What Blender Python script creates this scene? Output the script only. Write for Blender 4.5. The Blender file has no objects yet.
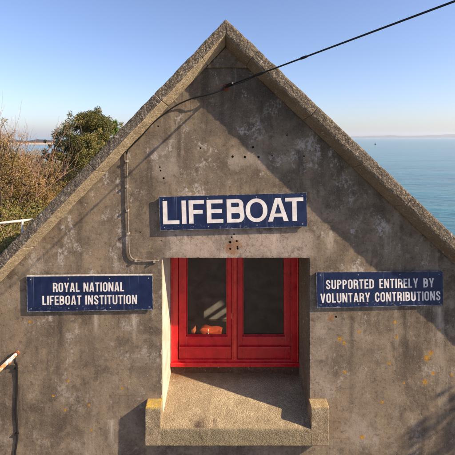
import bpy, bmesh, math, random
import numpy as np
from mathutils import Vector, Matrix, noise as mn

S = bpy.context.scene
COL = S.collection
R = random.Random(11)
NP = np.random.default_rng(7)

# ------------------------------------------------------------------ camera geometry
FPX, CX, HY, ZW, H = 351.0, 227.5, 137.0, 3.0, 12.0      # focal px (455 px photo), horizon row, wall distance, eye height
def P(px, py, Z=ZW):
    return Vector(((px-CX)*Z/FPX, Z-ZW, H+(HY-py)*Z/FPX))
KX, KZ = 2.79, 1.92                                       # sun: metres right / up per metre in front of wall

# ------------------------------------------------------------------ object helpers
def link(o, parent=None):
    COL.objects.link(o)
    if parent: o.parent = parent
    return o
def tag(o, label=None, cat=None, group=None, kind=None):
    if label: o['label'] = label
    if cat: o['category'] = cat
    if group: o['group'] = group
    if kind: o['kind'] = kind
    return o
def empty(name, loc=(0,0,0)):
    o = bpy.data.objects.new(name, None); o.empty_display_size = .1; o.location = loc
    return link(o)
def mesh_obj(name, verts, faces, mat, parent=None, smooth=False, mats=None, midx=None, origin=None):
    me = bpy.data.meshes.new(name)
    if origin is None and parent is not None:
        org = parent_origin(parent)
    else:
        org = Vector(origin) if origin is not None else Vector((0,0,0))
    v = np.array([tuple(p) for p in verts], dtype=float).reshape(-1,3) - np.array(org)
    me.from_pydata([tuple(p) for p in v], [], [tuple(f) for f in faces])
    for m in (mats or [mat]): me.materials.append(m)
    if midx is not None: me.polygons.foreach_set('material_index', list(midx))
    if smooth: me.polygons.foreach_set('use_smooth', [True]*len(me.polygons))
    me.update()
    o = bpy.data.objects.new(name, me)
    if parent is None: o.location = org
    return link(o, parent)
def parent_origin(p):
    v = Vector((0,0,0))
    while p is not None:
        v += p.location; p = p.parent
    return v

class MB:
    """collects pieces in world coordinates, builds ONE mesh object"""
    def __init__(s): s.v=[]; s.f=[]
    def add(s, v, f):
        n=len(s.v); s.v+= [tuple(p) for p in v]; s.f += [tuple(i+n for i in q) for q in f]; return s
    def box(s, a, b):
        x0,y0,z0=a; x1,y1,z1=b
        return s.add([(x0,y0,z0),(x1,y0,z0),(x1,y1,z0),(x0,y1,z0),(x0,y0,z1),(x1,y0,z1),(x1,y1,z1),(x0,y1,z1)],
              [(0,3,2,1),(4,5,6,7),(0,1,5,4),(1,2,6,5),(2,3,7,6),(3,0,4,7)])
    def tube(s, pts, r, n=8, r1=None, cap=True):
        pts=[Vector(p) for p in pts]; rad = r if isinstance(r,(list,tuple)) else [r+(( (r1 if r1 is not None else r)-r)*i/max(1,len(pts)-1)) for i in range(len(pts))]
        V=[];F=[]; t0=(pts[1]-pts[0]).normalized()
        u=t0.orthogonal().normalized()
        for i,p in enumerate(pts):
            t=(pts[min(i+1,len(pts)-1)]-pts[max(i-1,0)]).normalized()
            u=(u-t*u.dot(t)).normalized(); w=t.cross(u)
            for k in range(n):
                a=2*math.pi*k/n; V.append(p+(u*math.cos(a)+w*math.sin(a))*rad[i])
        for i in range(len(pts)-1):
            for k in range(n):
                F.append((i*n+k,i*n+(k+1)%n,(i+1)*n+(k+1)%n,(i+1)*n+k))
        if cap:
            F.append(tuple(range(n-1,-1,-1))); F.append(tuple((len(pts)-1)*n+k for k in range(n)))
        return s.add(V,F)
    def prism(s, poly, y0, y1):      # poly in (x,z), counter-clockwise seen from -y
        n=len(poly)
        V=[(x,y0,z) for x,z in poly]+[(x,y1,z) for x,z in poly]
        F=[tuple(range(n)), tuple(range(2*n-1,n-1,-1))]+[(i,i+n,(i+1)%n+n,(i+1)%n) for i in range(n)]
        return s.add(V,F)
    def build(s, name, mat, parent=None, smooth=False, bevel=0, seg=2, origin=None):
        o=mesh_obj(name,s.v,s.f,mat,parent,smooth,origin=origin)
        if bevel:
            m=o.modifiers.new('bevel','BEVEL'); m.width=bevel; m.segments=seg; m.limit_method='ANGLE'; m.angle_limit=math.radians(40)
        return o
def smooth_path(pts, n=8):
    pts=[Vector(p) for p in pts]; out=[]
    for i in range(len(pts)-1):
        p0=pts[max(i-1,0)];p1=pts[i];p2=pts[i+1];p3=pts[min(i+2,len(pts)-1)]
        for k in range(n):
            t=k/n
            out.append(.5*((2*p1)+(p2-p0)*t+(2*p0-5*p1+4*p2-p3)*t*t+(3*p1-p0-3*p2+p3)*t**3))
    out.append(pts[-1]); return out

# ------------------------------------------------------------------ material helpers
class NT:
    def __init__(s, name):
        m=bpy.data.materials.new(name); m.use_nodes=True; s.m=m; s.t=m.node_tree; s.n=s.t.nodes; s.l=s.t.links
        s.b=s.n['Principled BSDF']; s.co=s.n.new('ShaderNodeTexCoord').outputs['Object']
    def _in(s, sock, v):
        if isinstance(v, bpy.types.NodeSocket): s.l.new(v, sock)
        else:
            if sock.type=='RGBA' and not isinstance(v,(int,float)) and len(v)==3: v=(*v,1)
            sock.default_value=v
    def noise(s, scale, detail=5, rough=.55, dist=0, co=None, vec=None):
        n=s.n.new('ShaderNodeTexNoise'); n.inputs['Scale'].default_value=scale; n.inputs['Detail'].default_value=detail
        n.inputs['Roughness'].default_value=rough; n.inputs['Distortion'].default_value=dist
        s.l.new(co if co is not None else (s.scaled(vec) if vec else s.co), n.inputs['Vector']); return n.outputs['Fac']
    def scaled(s, v, off=(0,0,0), rot=(0,0,0)):
        n=s.n.new('ShaderNodeMapping'); n.inputs['Scale'].default_value=v; n.inputs['Location'].default_value=off; n.inputs['Rotation'].default_value=rot
        s.l.new(s.co,n.inputs['Vector']); return n.outputs[0]
    def vor(s, scale, feature='F1', co=None, out='Distance', rnd=1):
        n=s.n.new('ShaderNodeTexVoronoi'); n.feature=feature; n.inputs['Scale'].default_value=scale; n.inputs['Randomness'].default_value=rnd
        s.l.new(co if co is not None else s.co,n.inputs['Vector']); return n.outputs[out]
    def ramp(s, fac, a, b, lo=0., hi=1.):
        n=s.n.new('ShaderNodeMapRange'); n.interpolation_type='SMOOTHSTEP'
        s._in(n.inputs['Value'],fac)
        for k,v in (('From Min',a),('From Max',b),('To Min',lo),('To Max',hi)): n.inputs[k].default_value=v
        return n.outputs[0]
    def math(s, op, a, b=0.):
        n=s.n.new('ShaderNodeMath'); n.operation=op; s._in(n.inputs[0],a); s._in(n.inputs[1],b); return n.outputs[0]
    def mix(s, fac, a, b, blend='MIX'):
        n=s.n.new('ShaderNodeMix'); n.data_type='RGBA'; n.blend_type=blend
        s._in(n.inputs[0],fac); s._in(n.inputs[6],a); s._in(n.inputs[7],b); return n.outputs[2]
    def xyz(s):
        n=s.n.new('ShaderNodeSeparateXYZ'); s.l.new(s.co,n.inputs[0]); return n.outputs
    def attr(s, name):
        n=s.n.new('ShaderNodeAttribute'); n.attribute_name=name; return n.outputs
    def spots(s, pts, soft=.5, wob=.4, wscale=60):
        w=s.noise(wscale,3); tot=None
        for (x,z,r) in pts:
            d=s.n.new('ShaderNodeVectorMath'); d.operation='DISTANCE'
            s.l.new(s.co,d.inputs[0]); d.inputs[1].default_value=(x,0,z)
            q=s.math('ADD', s.math('DIVIDE',d.outputs['Value'],r), s.math('MULTIPLY',s.math('SUBTRACT',w,.5),wob*4))
            f=s.ramp(q,1-soft,1+soft,1,0)
            tot=f if tot is None else s.math('MAXIMUM',tot,f)
        return tot
    def bump(s, *layers):
        nrm=None
        for h,st,di in layers:
            b=s.n.new('ShaderNodeBump'); b.inputs['Strength'].default_value=st; b.inputs['Distance'].default_value=di
            s._in(b.inputs['Height'],h)
            if nrm is not None: s.l.new(nrm,b.inputs['Normal'])
            nrm=b.outputs[0]
        s.l.new(nrm,s.b.inputs['Normal']); return s
    def out(s, col, rough=.8, spec=.3, metal=0.):
        s._in(s.b.inputs['Base Color'],col); s._in(s.b.inputs['Roughness'],rough); s._in(s.b.inputs['Specular IOR Level'],spec); s._in(s.b.inputs['Metallic'],metal)
        return s

def wpx(px,py): p=P(px,py); return (p.x, p.z)
def sp(px,py,rpx): x,z=wpx(px,py); return (x,z,rpx/117.)

# ---- weathered concrete of the gable
LICHEN=[(340,339,2.6),(344,343,1.6),(345,372,1.8),(395,322,1.8),(397,337,1.6),(389,363,1.7),(427,358,3.2),(431,353,2.5),(425,382,2.4),(433,373,1.8),(382,402,1.7),(362,437,2.4),(359,332,1.6),
        (30,322,1.8),(68,381,1.5),(65,410,1.5),(53,396,1.2),(122,388,1.4),(89,405,1.3),(92,430,1.2),(404,383,1.2),(440,330,1.2),(452,375,1.4)]
def mat_wall():
    t=NT('weathered_concrete'); X,Y,Z=t.xyz()
    big=t.noise(1.3,7,.62,.4); med=t.noise(5,8,.65,.3); fine=t.noise(38,6,.7); grit=t.noise(160,4,.7)
    streak=t.noise(1,6,.6,.2,vec=(7,7,.7)); stk2=t.noise(1,5,.6,.1,vec=(22,22,1.6))
    c=t.mix(t.ramp(big,.33,.68), (.105,.079,.057), (.225,.172,.120))
    c=t.mix(t.ramp(med,.38,.66,0,.75), c, (.30,.232,.158))
    c=t.mix(t.ramp(streak,.50,.70,0,.50), c, (.078,.060,.046))
    c=t.mix(t.ramp(stk2,.56,.74,0,.34), c, (.30,.25,.195))
    # grey upper gable, browner below
    up=t.ramp(Z,H-1.0,H+.6)
    gpatch=t.math('MULTIPLY',t.ramp(t.noise(2.1,6,.6,.6,co=t.scaled((1,1,1),(4,0,9))),.40,.62),up)
    c=t.mix(t.math('MULTIPLY',gpatch,.7), c, (.095,.083,.072))
    # pale lime bloom in blotches
    bl=t.math('MULTIPLY',t.ramp(t.noise(4.4,12,.80,.1,co=t.scaled((1,1,.75),(1.7,0,5.3))),.535,.60),t.ramp(fine,.40,.56))
    c=t.mix(t.math('MULTIPLY',bl,t.ramp(Z,H-2.8,H-.5,.35,.85)), c, (.50,.45,.40))
    # paler lintel band over the window
    lin=t.math('MULTIPLY',t.ramp(Z,H-1.06,H-1.0),t.ramp(Z,H-.86,H-.72,1,0))
    lin=t.math('MULTIPLY',lin,t.math('MULTIPLY',t.ramp(X,-.66,-.5),t.ramp(X,.64,.82,1,0)))
    c=t.mix(t.math('MULTIPLY',lin,t.ramp(med,.25,.6,.25,.8)), c, (.43,.345,.28))
    # paler render margin beside the window
    jm=t.math('MULTIPLY',t.math('MULTIPLY',t.ramp(X,.69,.71),t.ramp(X,.80,.95,1,0)),t.math('MULTIPLY',t.ramp(Z,H-2.3,H-2.1),t.ramp(Z,H-1.6,H-1.3,1,0)))
    c=t.mix(t.math('MULTIPLY',jm,t.ramp(med,.3,.6,.1,.6)), c, (.36,.29,.225))
    # faint shutter-board lines
    zz=t.math('ADD',Z,t.math('MULTIPLY',t.noise(3,3),.03))
    ln=t.math('ABSOLUTE',t.math('SUBTRACT',t.math('FRACT',t.math('DIVIDE',zz,.37)),.5)); line=t.ramp(ln,.004,.016,1,0)
    xx=t.math('ADD',X,t.math('MULTIPLY',t.noise(3,3,.5,0,co=t.scaled((1,1,1),(7,3,1))),.03))
    ln2=t.math('ABSOLUTE',t.math('SUBTRACT',t.math('FRACT',t.math('DIVIDE',xx,.61)),.5)); line2=t.ramp(ln2,.002,.008,1,0)
    lines=t.math('MULTIPLY',t.math('MAXIMUM',line,line2),t.ramp(t.noise(2.6,3,.5,0,co=t.scaled((1,1,1),(3,8,2))),.5,.62))
    c=t.mix(t.math('MULTIPLY',lines,.22), c, (.07,.055,.042))
    sm=t.noise(2.6,12,.77,.2,co=t.scaled((1,1,.6),(11,2,4)))
    c=t.mix(t.ramp(sm,.53,.60,0,.48), c, (.068,.054,.043))
    rp_=t.noise(1.5,12,.76,.15,co=t.scaled((1,1,1.3),(21,5,14)))
    c=t.mix(t.ramp(rp_,.55,.60,0,.34), c, (.34,.28,.215))
    c=t.mix(t.ramp(t.noise(1,7,.7,.3,vec=(3.2,3.2,.35)),.56,.64,0,.4), c, (.36,.30,.23))
    sp2=t.noise(17,7,.75,.3,co=t.scaled((1,1,1),(2,7,3)))
    c=t.mix(t.ramp(sp2,.54,.66,0,.62), c, (.068,.052,.040))
    c=t.mix(t.ramp(sp2,.30,.45,.55,0), c, (.38,.30,.22))
    fl=t.noise(70,3,.6,.2,co=t.scaled((1,1,1),(1,9,5)))
    c=t.mix(t.math('MULTIPLY',t.ramp(fl,.63,.70),t.ramp(t.noise(4,4,.6,0,co=t.scaled((1,1,1),(8,8,8))),.45,.6,.15,.8)), c, (.50,.43,.35))
    # run-off streaks with a place of their own
    nzs=t.noise(1,6,.7,.1,vec=(40,40,4))
    for (px,p0,p1,wpx_,dk) in ((134,314,352,5,0),(96,314,340,4,0),(205,60,190,8,1),(300,150,225,7,1),(150,160,255,6,1),(440,308,350,6,0),(352,318,372,4,1),(60,315,380,6,1),(20,385,455,9,1),(405,310,420,5,1),(330,232,262,8,0),(262,100,150,6,1),(388,225,262,6,0),(275,232,256,6,0),(185,234,257,5,0),(112,420,455,7,0),(222,90,140,5,1)):
        x_,zt=wpx(px,p0); _,zb_=wpx(px,p1)
        a_=t.ramp(t.math('ABSOLUTE',t.math('SUBTRACT',X,x_)),0,wpx_/117,1,0)
        b_=t.math('MULTIPLY',t.ramp(Z,zb_,zt-.05),t.ramp(Z,zt-.01,zt+.02,1,0))
        f_=t.math('MULTIPLY',t.math('MULTIPLY',a_,b_),t.ramp(nzs,.3,.65,.15,.85))
        c=t.mix(f_,c,(.055,.043,.034) if dk else (.46,.39,.31))
    # hairline cracks
    wco=t.n.new('ShaderNodeVectorMath'); wco.operation='ADD'
    nz=t.n.new('ShaderNodeTexNoise'); nz.inputs['Scale'].default_value=4; nz.inputs['Detail'].default_value=5; t.l.new(t.co,nz.inputs['Vector'])
    sc=t.n.new('ShaderNodeVectorMath'); sc.operation='SCALE'; sc.inputs['Scale'].default_value=.35; t.l.new(nz.outputs['Color'],sc.inputs[0])
    t.l.new(t.co,wco.inputs[0]); t.l.new(sc.outputs[0],wco.inputs[1])
    cr=t.math('MULTIPLY',t.ramp(t.vor(1.6,'DISTANCE_TO_EDGE',co=wco.outputs[0]),.001,.006,1,0),t.ramp(big,.47,.6))
    c=t.mix(t.math('MULTIPLY',cr,.16), c, (.05,.04,.03))
    # pits and grit
    pit=t.ramp(t.vor(46),.10,.22,1,0); pit=t.math('MULTIPLY',pit,t.ramp(t.noise(9,4),.55,.66))
    c=t.mix(t.math('MULTIPLY',pit,.8), c, (.035,.028,.022))
    c=t.mix(t.ramp(grit,.35,.7,.0,.35), c, (.34,.28,.215))
    c=t.mix(t.ramp(fine,.50,.72,0,.45), c, (.075,.06,.048))
    # rust below the drilled holes, whitish patch round the hole group
    c=t.mix(t.math('MULTIPLY',t.spots([sp(230,248,5),sp(236,245,5),sp(233,252,4),sp(60,305,4),sp(331,318,3)],.6,.5,40),.55), c, (.25,.105,.03))
    c=t.mix(t.math('MULTIPLY',t.spots([sp(238,160,9),sp(258,160,8),sp(250,158,7),sp(165,168,12),sp(160,150,8),sp(360,432,14),sp(385,300,10)],.7,.6,14),.42), c, (.42,.35,.28))
    li=t.math('MULTIPLY',t.spots([sp(q[0],q[1],q[2]*.85) for q in LICHEN],.45,.85,85),t.ramp(t.noise(120,3,.6),.34,.52,.25,1))
    c=t.mix(li, c, t.mix(t.ramp(fine,.3,.7),(.26,.13,.02),(.52,.30,.045)))
    gm=t.n.new('ShaderNodeGamma'); gm.inputs['Gamma'].default_value=1.30; t.l.new(c,gm.inputs['Color']); c=t.mix(1.0,gm.outputs[0],(1.24,1.29,1.38),'MULTIPLY')
    t.out(c,.92,.18)
    t.bump((big,.35,.03),(t.math('ADD',med,t.math('MULTIPLY',lines,-.10)),.25,.018),(fine,.40,.005),(t.math('SUBTRACT',grit,pit),.5,.0032))
    return t.m
def mat_stone(name, dark, light, pale, pebble=55, lich=.0, dep=.006, amount=.5):
    t=NT(name); big=t.noise(3.2,7,.65,.3); med=t.noise(13,6,.65); fine=t.noise(70,5,.7)
    v=t.vor(pebble); v2=t.vor(pebble*2.3)
    c=t.mix(t.ramp(big,.35,.66),dark,light)
    c=t.mix(t.ramp(med,.5,.7,0,amount),c,pale)
    c=t.mix(t.ramp(v,.25,.6,0,.45),c,tuple(q*.5 for q in dark))
    c=t.mix(t.ramp(fine,.48,.7,0,.5),c,tuple(q*.5 for q in dark))
    c=t.mix(t.ramp(t.noise(26,6,.7,.5,co=t.scaled((1,1,1),(3,1,7))),.61,.67,0,.75),c,(.55,.50,.45))
    if pebble<=60: c=t.mix(t.math('MULTIPLY',t.math('MULTIPLY',t.ramp(v,.30,.46),t.ramp(big,.42,.58)),.55),c,tuple(q*.35 for q in dark))
    if lich: c=t.mix(t.ramp(t.noise(9,7,.7,.5,co=t.scaled((1,1,1),(5,2,1))),.62-lich,.70-lich,0,.9),c,(.52,.31,.03))
    t.out(c,.93,.15)
    t.bump((big,.5,.02),(med,.55,.012),(t.math('ADD',v,t.math('MULTIPLY',v2,.9)),.6,dep),(fine,.7,.004))
    return t.m
M={}
M['wall']=mat_wall()
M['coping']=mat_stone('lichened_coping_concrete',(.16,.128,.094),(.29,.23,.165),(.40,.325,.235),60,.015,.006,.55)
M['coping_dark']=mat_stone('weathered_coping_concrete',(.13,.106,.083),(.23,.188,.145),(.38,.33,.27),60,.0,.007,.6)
M['coping_lit']=mat_stone('sunlit_coping_underside',(.33,.255,.165),(.47,.37,.245),(.54,.43,.29),90,.0,.004,.5)  # left underside only: paler concrete with the sunlight put into its colour
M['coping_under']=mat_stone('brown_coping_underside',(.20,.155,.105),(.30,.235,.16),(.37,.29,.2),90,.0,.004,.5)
def mat_sill():
    t=NT('pebbly_sill_concrete'); X,Y,Z=t.xyz(); big=t.noise(4,7,.65,.3); med=t.noise(16,6,.65); fine=t.noise(90,5,.7); v=t.vor(120)
    c=t.mix(t.ramp(big,.35,.65),(.34,.265,.16),(.52,.41,.25)); c=t.mix(t.ramp(fine,.56,.70,0,.5),c,(.22,.165,.105)); c=t.mix(t.ramp(v,.32,.55,0,.55),c,(.17,.125,.08))
    c=t.mix(t.ramp(t.noise(34,6,.7,.2),.56,.68,0,.55),c,(.17,.125,.08))
    drip=t.noise(1,6,.65,.3,vec=(13,6,2.2)); dm=t.math('MULTIPLY',t.ramp(drip,.52,.64),t.ramp(Y,.10,-.06)); c=t.mix(t.math('MULTIPLY',dm,.62),c,(.10,.075,.055))
    c=t.mix(t.math('MULTIPLY',t.ramp(t.math('ADD',Y,t.math('MULTIPLY',med,.12)),.34,.50),t.ramp(big,.3,.6,.4,.9)),c,(.17,.075,.035))
    st_=t.math('MULTIPLY',t.ramp(t.math('ABSOLUTE',t.math('ADD',X,.235)),.0,.12,1,0),t.ramp(t.math('ADD',Y,t.math('MULTIPLY',med,.2)),.20,.0)); c=t.mix(t.math('MULTIPLY',st_,t.ramp(fine,.3,.6,.75,1)),c,(.035,.02,.02))
    fr=t.ramp(Y,-.074,-.086); c=t.mix(t.math('MULTIPLY',fr,t.ramp(med,.3,.6,.55,.9)),c,(.21,.165,.10))
    t.out(c,.93,.15); t.bump((big,.3,.01),(med,.4,.008),(v,.8,.004),(fine,.7,.004)); return t.m
M['sill']=mat_sill()
M['lug']=mat_stone('lichened_sill_concrete',(.26,.20,.12),(.40,.32,.21),(.47,.38,.25),85,.0,.006,.5)
M['plaster']=None
M['under']=mat_stone('rust_stained_render',(.12,.055,.03),(.20,.095,.05),(.24,.16,.10),64,.0,.003,.4)
M['reveal_shade']=mat_stone('shaded_reveal',(.15,.12,.085),(.25,.205,.15),(.30,.25,.19),80,.0,.002,.4)  # darker copy for the right jamb, its shade put into the colour
M['block']=mat_stone('side_wall_render',(.16,.13,.1),(.25,.2,.16),(.33,.27,.22),40,.0,.003,.4)
def mat_sill_lichen():
    t=NT('sill_end_concrete'); X,Y,Z=t.xyz()
    med=t.noise(13,6,.65); fine=t.noise(70,5,.7); v=t.vor(140)
    c=t.mix(t.ramp(med,.35,.65),(.27,.205,.125),(.43,.335,.22))
    c=t.mix(t.ramp(v,.25,.6,0,.5),c,(.12,.09,.055))
    c=t.mix(t.ramp(fine,.48,.7,0,.5),c,(.15,.11,.07))
    Z=t.math('ADD',Z,H-4.3)
    dx=t.noise(24,6,.7,.5)
    topm=t.ramp(t.math('ADD',Z,t.math('MULTIPLY',t.math('SUBTRACT',dx,.5),.08)),H-2.262,H-2.248)
    side=t.ramp(X,-.3,.3,1,.22)
    c=t.mix(t.math('MULTIPLY',t.math('MULTIPLY',topm,side),t.ramp(t.noise(40,6,.75,.3),.36,.6,.25,.9)),c,(.46,.30,.045))
    t.out(c,.93,.15); t.bump((med,.4,.010),(v,.6,.003),(fine,.6,.003)); return t.m
M['sill_end']=mat_sill_lichen()
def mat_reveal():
    t=NT('sunlit_limewash_reveal'); n=t.noise(7,7,.65); f=t.noise(60,5,.7)  # limewash of the left jamb, paled to carry the sunlight on it
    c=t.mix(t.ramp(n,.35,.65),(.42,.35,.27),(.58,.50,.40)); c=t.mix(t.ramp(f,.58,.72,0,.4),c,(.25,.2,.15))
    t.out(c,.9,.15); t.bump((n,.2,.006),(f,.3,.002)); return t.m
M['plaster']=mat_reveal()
def simple(name, col, rough=.6, spec=.4, metal=0, var=.25, sc=20, bump=.15, d=.002):
    t=NT(name); n=t.noise(sc,6,.65); n2=t.noise(sc*6,4,.6)
    c=t.mix(t.ramp(n,.35,.68),tuple(q*(1-var) for q in col),tuple(min(1,q*(1+var*.6)) for q in col))
    c=t.mix(t.ramp(n2,.5,.75,0,var),c,tuple(q*.55 for q in col))
    t.out(c,rough,spec,metal); t.bump((n,bump,d),(n2,bump,d*.4)); return t.m
M['black']=simple('black_rubber',(.006,.006,.007),.55,.4)
M['rust']=simple('rusty_iron',(.17,.055,.028),.85,.2,0,.5,60,.5,.003)
M['pipe']=simple('old_grey_pipe',(.17,.14,.11),.75,.3,0,.35,40,.4,.002)
M['clip']=simple('pale_clip',(.33,.28,.23),.7,.3)
M['slate']=simple('slate_roof',(.07,.075,.085),.7,.3,0,.3,6,.3,.01)
M['interior']=simple('dim_interior_plaster',(.50,.36,.28),.9,.1,0,.2,3)
M['floor']=simple('interior_floor',(.12,.09,.07),.8,.2)
M['wood']=simple('table_wood',(.12,.07,.04),.6,.3)
M['orange']=simple('orange_red_fabric',(.62,.085,.025),.8,.2)
M['orange2']=simple('faded_orange_fabric',(.68,.17,.07),.8,.2)
M['white']=simple('off_white_paint',(.72,.68,.60),.6,.3,0,.2)
M['board']=simple('pale_grey_board',(.42,.38,.32),.7,.3,0,.2)
def mat_sign():
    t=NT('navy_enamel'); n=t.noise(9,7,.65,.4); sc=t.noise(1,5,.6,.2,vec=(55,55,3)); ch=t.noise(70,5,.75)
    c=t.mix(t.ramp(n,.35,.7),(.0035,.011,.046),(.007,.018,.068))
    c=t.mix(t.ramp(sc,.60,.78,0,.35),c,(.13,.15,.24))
    X,Y,Z=t.xyz(); eg=t.ramp(Z,-.095,-.14)
    c=t.mix(t.ramp(ch,.69,.73,0,.8),c,(.36,.35,.36))
    c=t.mix(t.math('MULTIPLY',eg,t.ramp(t.noise(30,6,.8,.4),.56,.66,0,.8)),c,(.42,.42,.45))
    rs=t.noise(1,3,.5,.0,vec=(5,5,.4)); c=t.mix(t.math('MULTIPLY',t.ramp(rs,.60,.72),t.ramp(sc,.45,.7,.0,.6)),c,(.16,.19,.30))  # broad pale bands: glare painted into the enamel along with scuffs
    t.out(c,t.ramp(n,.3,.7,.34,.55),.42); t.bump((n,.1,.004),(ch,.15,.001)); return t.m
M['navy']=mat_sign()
def mat_letter():
    t=NT('worn_white_paint'); n=t.noise(12,7,.7,.4); ch=t.noise(85,5,.75); st=t.noise(1,5,.6,.1,vec=(60,60,4))
    c=t.mix(t.ramp(n,.35,.7),(.58,.53,.505),(.74,.70,.67))
    c=t.mix(t.ramp(st,.56,.75,0,.45),c,(.40,.38,.40))
    c=t.mix(t.ramp(ch,.645,.70,0,.75),c,(.10,.11,.19))
    t.out(c,.6,.3); t.bump((ch,.2,.001)); return t.m
M['letter']=mat_letter()
M['edging']=simple('worn_sign_edge',(.20,.21,.25),.6,.3,0,.7,30)
M['screw']=simple('dull_screw',(.30,.29,.30),.6,.3,0,.4,60)
M['rim']=simple('sign_edge_metal',(.50,.47,.43),.5,.4,.0,.3,50)
def mat_red(name, a, b, worn=.5):
    t=NT(name); n=t.noise(7,6,.6,.3); st=t.noise(1,5,.6,.2,vec=(40,40,5)); ch=t.noise(75,6,.75)
    c=t.mix(t.ramp(n,.35,.68),a,b)
    c=t.mix(t.ramp(st,.55,.75,0,.3),c,tuple(q*.45 for q in a))
    c=t.mix(t.ramp(ch,.66,.72,0,worn),c,(.45,.22,.17))
    bv=t.n.new('ShaderNodeBevel'); bv.samples=4; bv.inputs['Radius'].default_value=.006
    gm=t.n.new('ShaderNodeNewGeometry'); dt=t.n.new('ShaderNodeVectorMath'); dt.operation='DOT_PRODUCT'; t.l.new(bv.outputs[0],dt.inputs[0]); t.l.new(gm.outputs['True Normal'],dt.inputs[1])
    ed=t.ramp(dt.outputs['Value'],.985,.90); c=t.mix(t.math('MULTIPLY',ed,t.ramp(ch,.40,.58,.1,.75)),c,(.62,.16,.11))  # edges paled to carry highlights in the colour, patchy like worn paint
    blotch=t.noise(16,6,.7,.3); c=t.mix(t.ramp(blotch,.58,.70,0,.45),c,tuple(q*.35 for q in a))  # random darker blotches in the paint
    t.out(c,t.ramp(n,.3,.7,.18,.40),.55); t.bump((n,.2,.004),(st,.3,.003),(ch,.2,.001)); return t.m
M['red']=mat_red('red_gloss_paint',(.42,.002,.009),(.60,.005,.016),.4)
M['redlit']=mat_red('highlight_red_paint',(.50,.010,.010),(.62,.045,.028),.9)  # lighter red for the strips, edge highlights put into the paint colour
M['redframe']=mat_red('faded_red_gloss_paint',(.48,.003,.010),(.64,.012,.018),.8)
def mat_glass():
    m=bpy.data.materials.new('window_glass'); m.use_nodes=True; n=m.node_tree.nodes; l=m.node_tree.links; n.clear()
    o=n.new('ShaderNodeOutputMaterial'); mx=n.new('ShaderNodeMixShader'); tr=n.new('ShaderNodeBsdfTransparent'); g=n.new('ShaderNodeBsdfGlossy'); f=n.new('ShaderNodeFresnel')
    df=n.new('ShaderNodeBsdfDiffuse'); mx2=n.new('ShaderNodeMixShader'); nz=n.new('ShaderNodeTexNoise'); mr=n.new('ShaderNodeMapRange'); tc=n.new('ShaderNodeTexCoord')
    nz.inputs['Scale'].default_value=14; nz.inputs['Detail'].default_value=8; nz.inputs['Roughness'].default_value=.7
    mr.inputs['From Min'].default_value=.4; mr.inputs['From Max'].default_value=.8; mr.inputs['To Min'].default_value=.05; mr.inputs['To Max'].default_value=.17
    l.new(tc.outputs['Object'],nz.inputs['Vector']); l.new(nz.outputs['Fac'],mr.inputs['Value'])
    df.inputs['Color'].default_value=(.36,.24,.18,1); tr.inputs['Color'].default_value=(.80,.82,.80,1)
    g.inputs['Roughness'].default_value=.04; g.inputs['Color'].default_value=(.6,.6,.6,1); f.inputs['IOR'].default_value=1.35
    l.new(mr.outputs[0],mx2.inputs[0]); l.new(tr.outputs[0],mx2.inputs[1]); l.new(df.outputs[0],mx2.inputs[2])
    l.new(f.outputs[0],mx.inputs[0]); l.new(mx2.outputs[0],mx.inputs[1]); l.new(g.outputs[0],mx.inputs[2]); l.new(mx.outputs[0],o.inputs[0])
    return m
M['glass']=mat_glass()
def mat_flaky():
    t=NT('flaking_painted_pipe'); n=t.noise(26,6,.7,.6); n2=t.noise(90,5,.7)
    c=t.mix(t.ramp(n2,.3,.7),(.48,.13,.045),(.62,.24,.10)); c=t.mix(t.ramp(n,.50,.54),c,(.80,.76,.70)); c=t.mix(t.ramp(n2,.62,.72,0,.6),c,(.15,.05,.03))
    t.out(c,.75,.3); t.bump((n,.5,.004),(n2,.4,.002)); return t.m
M['flaky']=mat_flaky()
M['rail']=simple('chipped_white_rail_paint',(.74,.66,.58),.7,.3,0,.35,16,.4,.003)
def mat_leaf(name, cols, transl=.25, rough=.55):
    t=NT(name); a=t.attr('tint'); f=a['Fac']
    cr=t.n.new('ShaderNodeValToRGB'); el=cr.color_ramp.elements
    while len(el)<len(cols): el.new(.5)
    for i,c in enumerate(cols): el[i].position=i/(len(cols)-1); el[i].color=(*c,1)
    t.l.new(f,cr.inputs[0]); t.out(cr.outputs[0],rough,.3)
    ad=t.n.new('ShaderNodeMixShader'); tl=t.n.new('ShaderNodeBsdfTranslucent'); t.l.new(cr.outputs[0],tl.inputs['Color'])
    ad.inputs[0].default_value=transl; t.l.new(t.b.outputs[0],ad.inputs[1]); t.l.new(tl.outputs[0],ad.inputs[2])
    t.l.new(ad.outputs[0],t.n['Material Output'].inputs['Surface']); return t.m
M['oak']=mat_leaf('evergreen_leaves',[(.045,.050,.014),(.115,.112,.028),(.21,.175,.045),(.33,.225,.075)])
M['darkleaf']=mat_leaf('dark_shrub_leaves',[(.020,.026,.012),(.045,.050,.018),(.10,.075,.030)])
M['spike']=mat_leaf('bright_spiky_leaves',[(.06,.12,.02),(.13,.21,.03),(.22,.27,.05)])
M['scrubleaf']=mat_leaf('bramble_leaves',[(.055,.064,.015),(.13,.13,.028),(.24,.20,.05),(.36,.25,.085),(.38,.20,.095)])
M['goldleaf']=mat_leaf('golden_dry_leaves',[(.14,.11,.03),(.28,.195,.06),(.45,.27,.10),(.52,.36,.18)])
M['drystem']=mat_leaf('dry_stems',[(.16,.085,.05),(.30,.18,.10),(.42,.28,.17),(.46,.35,.23)],.0,.8)
M['bark']=simple('grey_brown_bark',(.10,.075,.055),.9,.1,0,.4,30,.6,.01)
M['redbark']=simple('reddish_twig_bark',(.34,.20,.14),.85,.15,0,.35,30,.3,.004)

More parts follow.
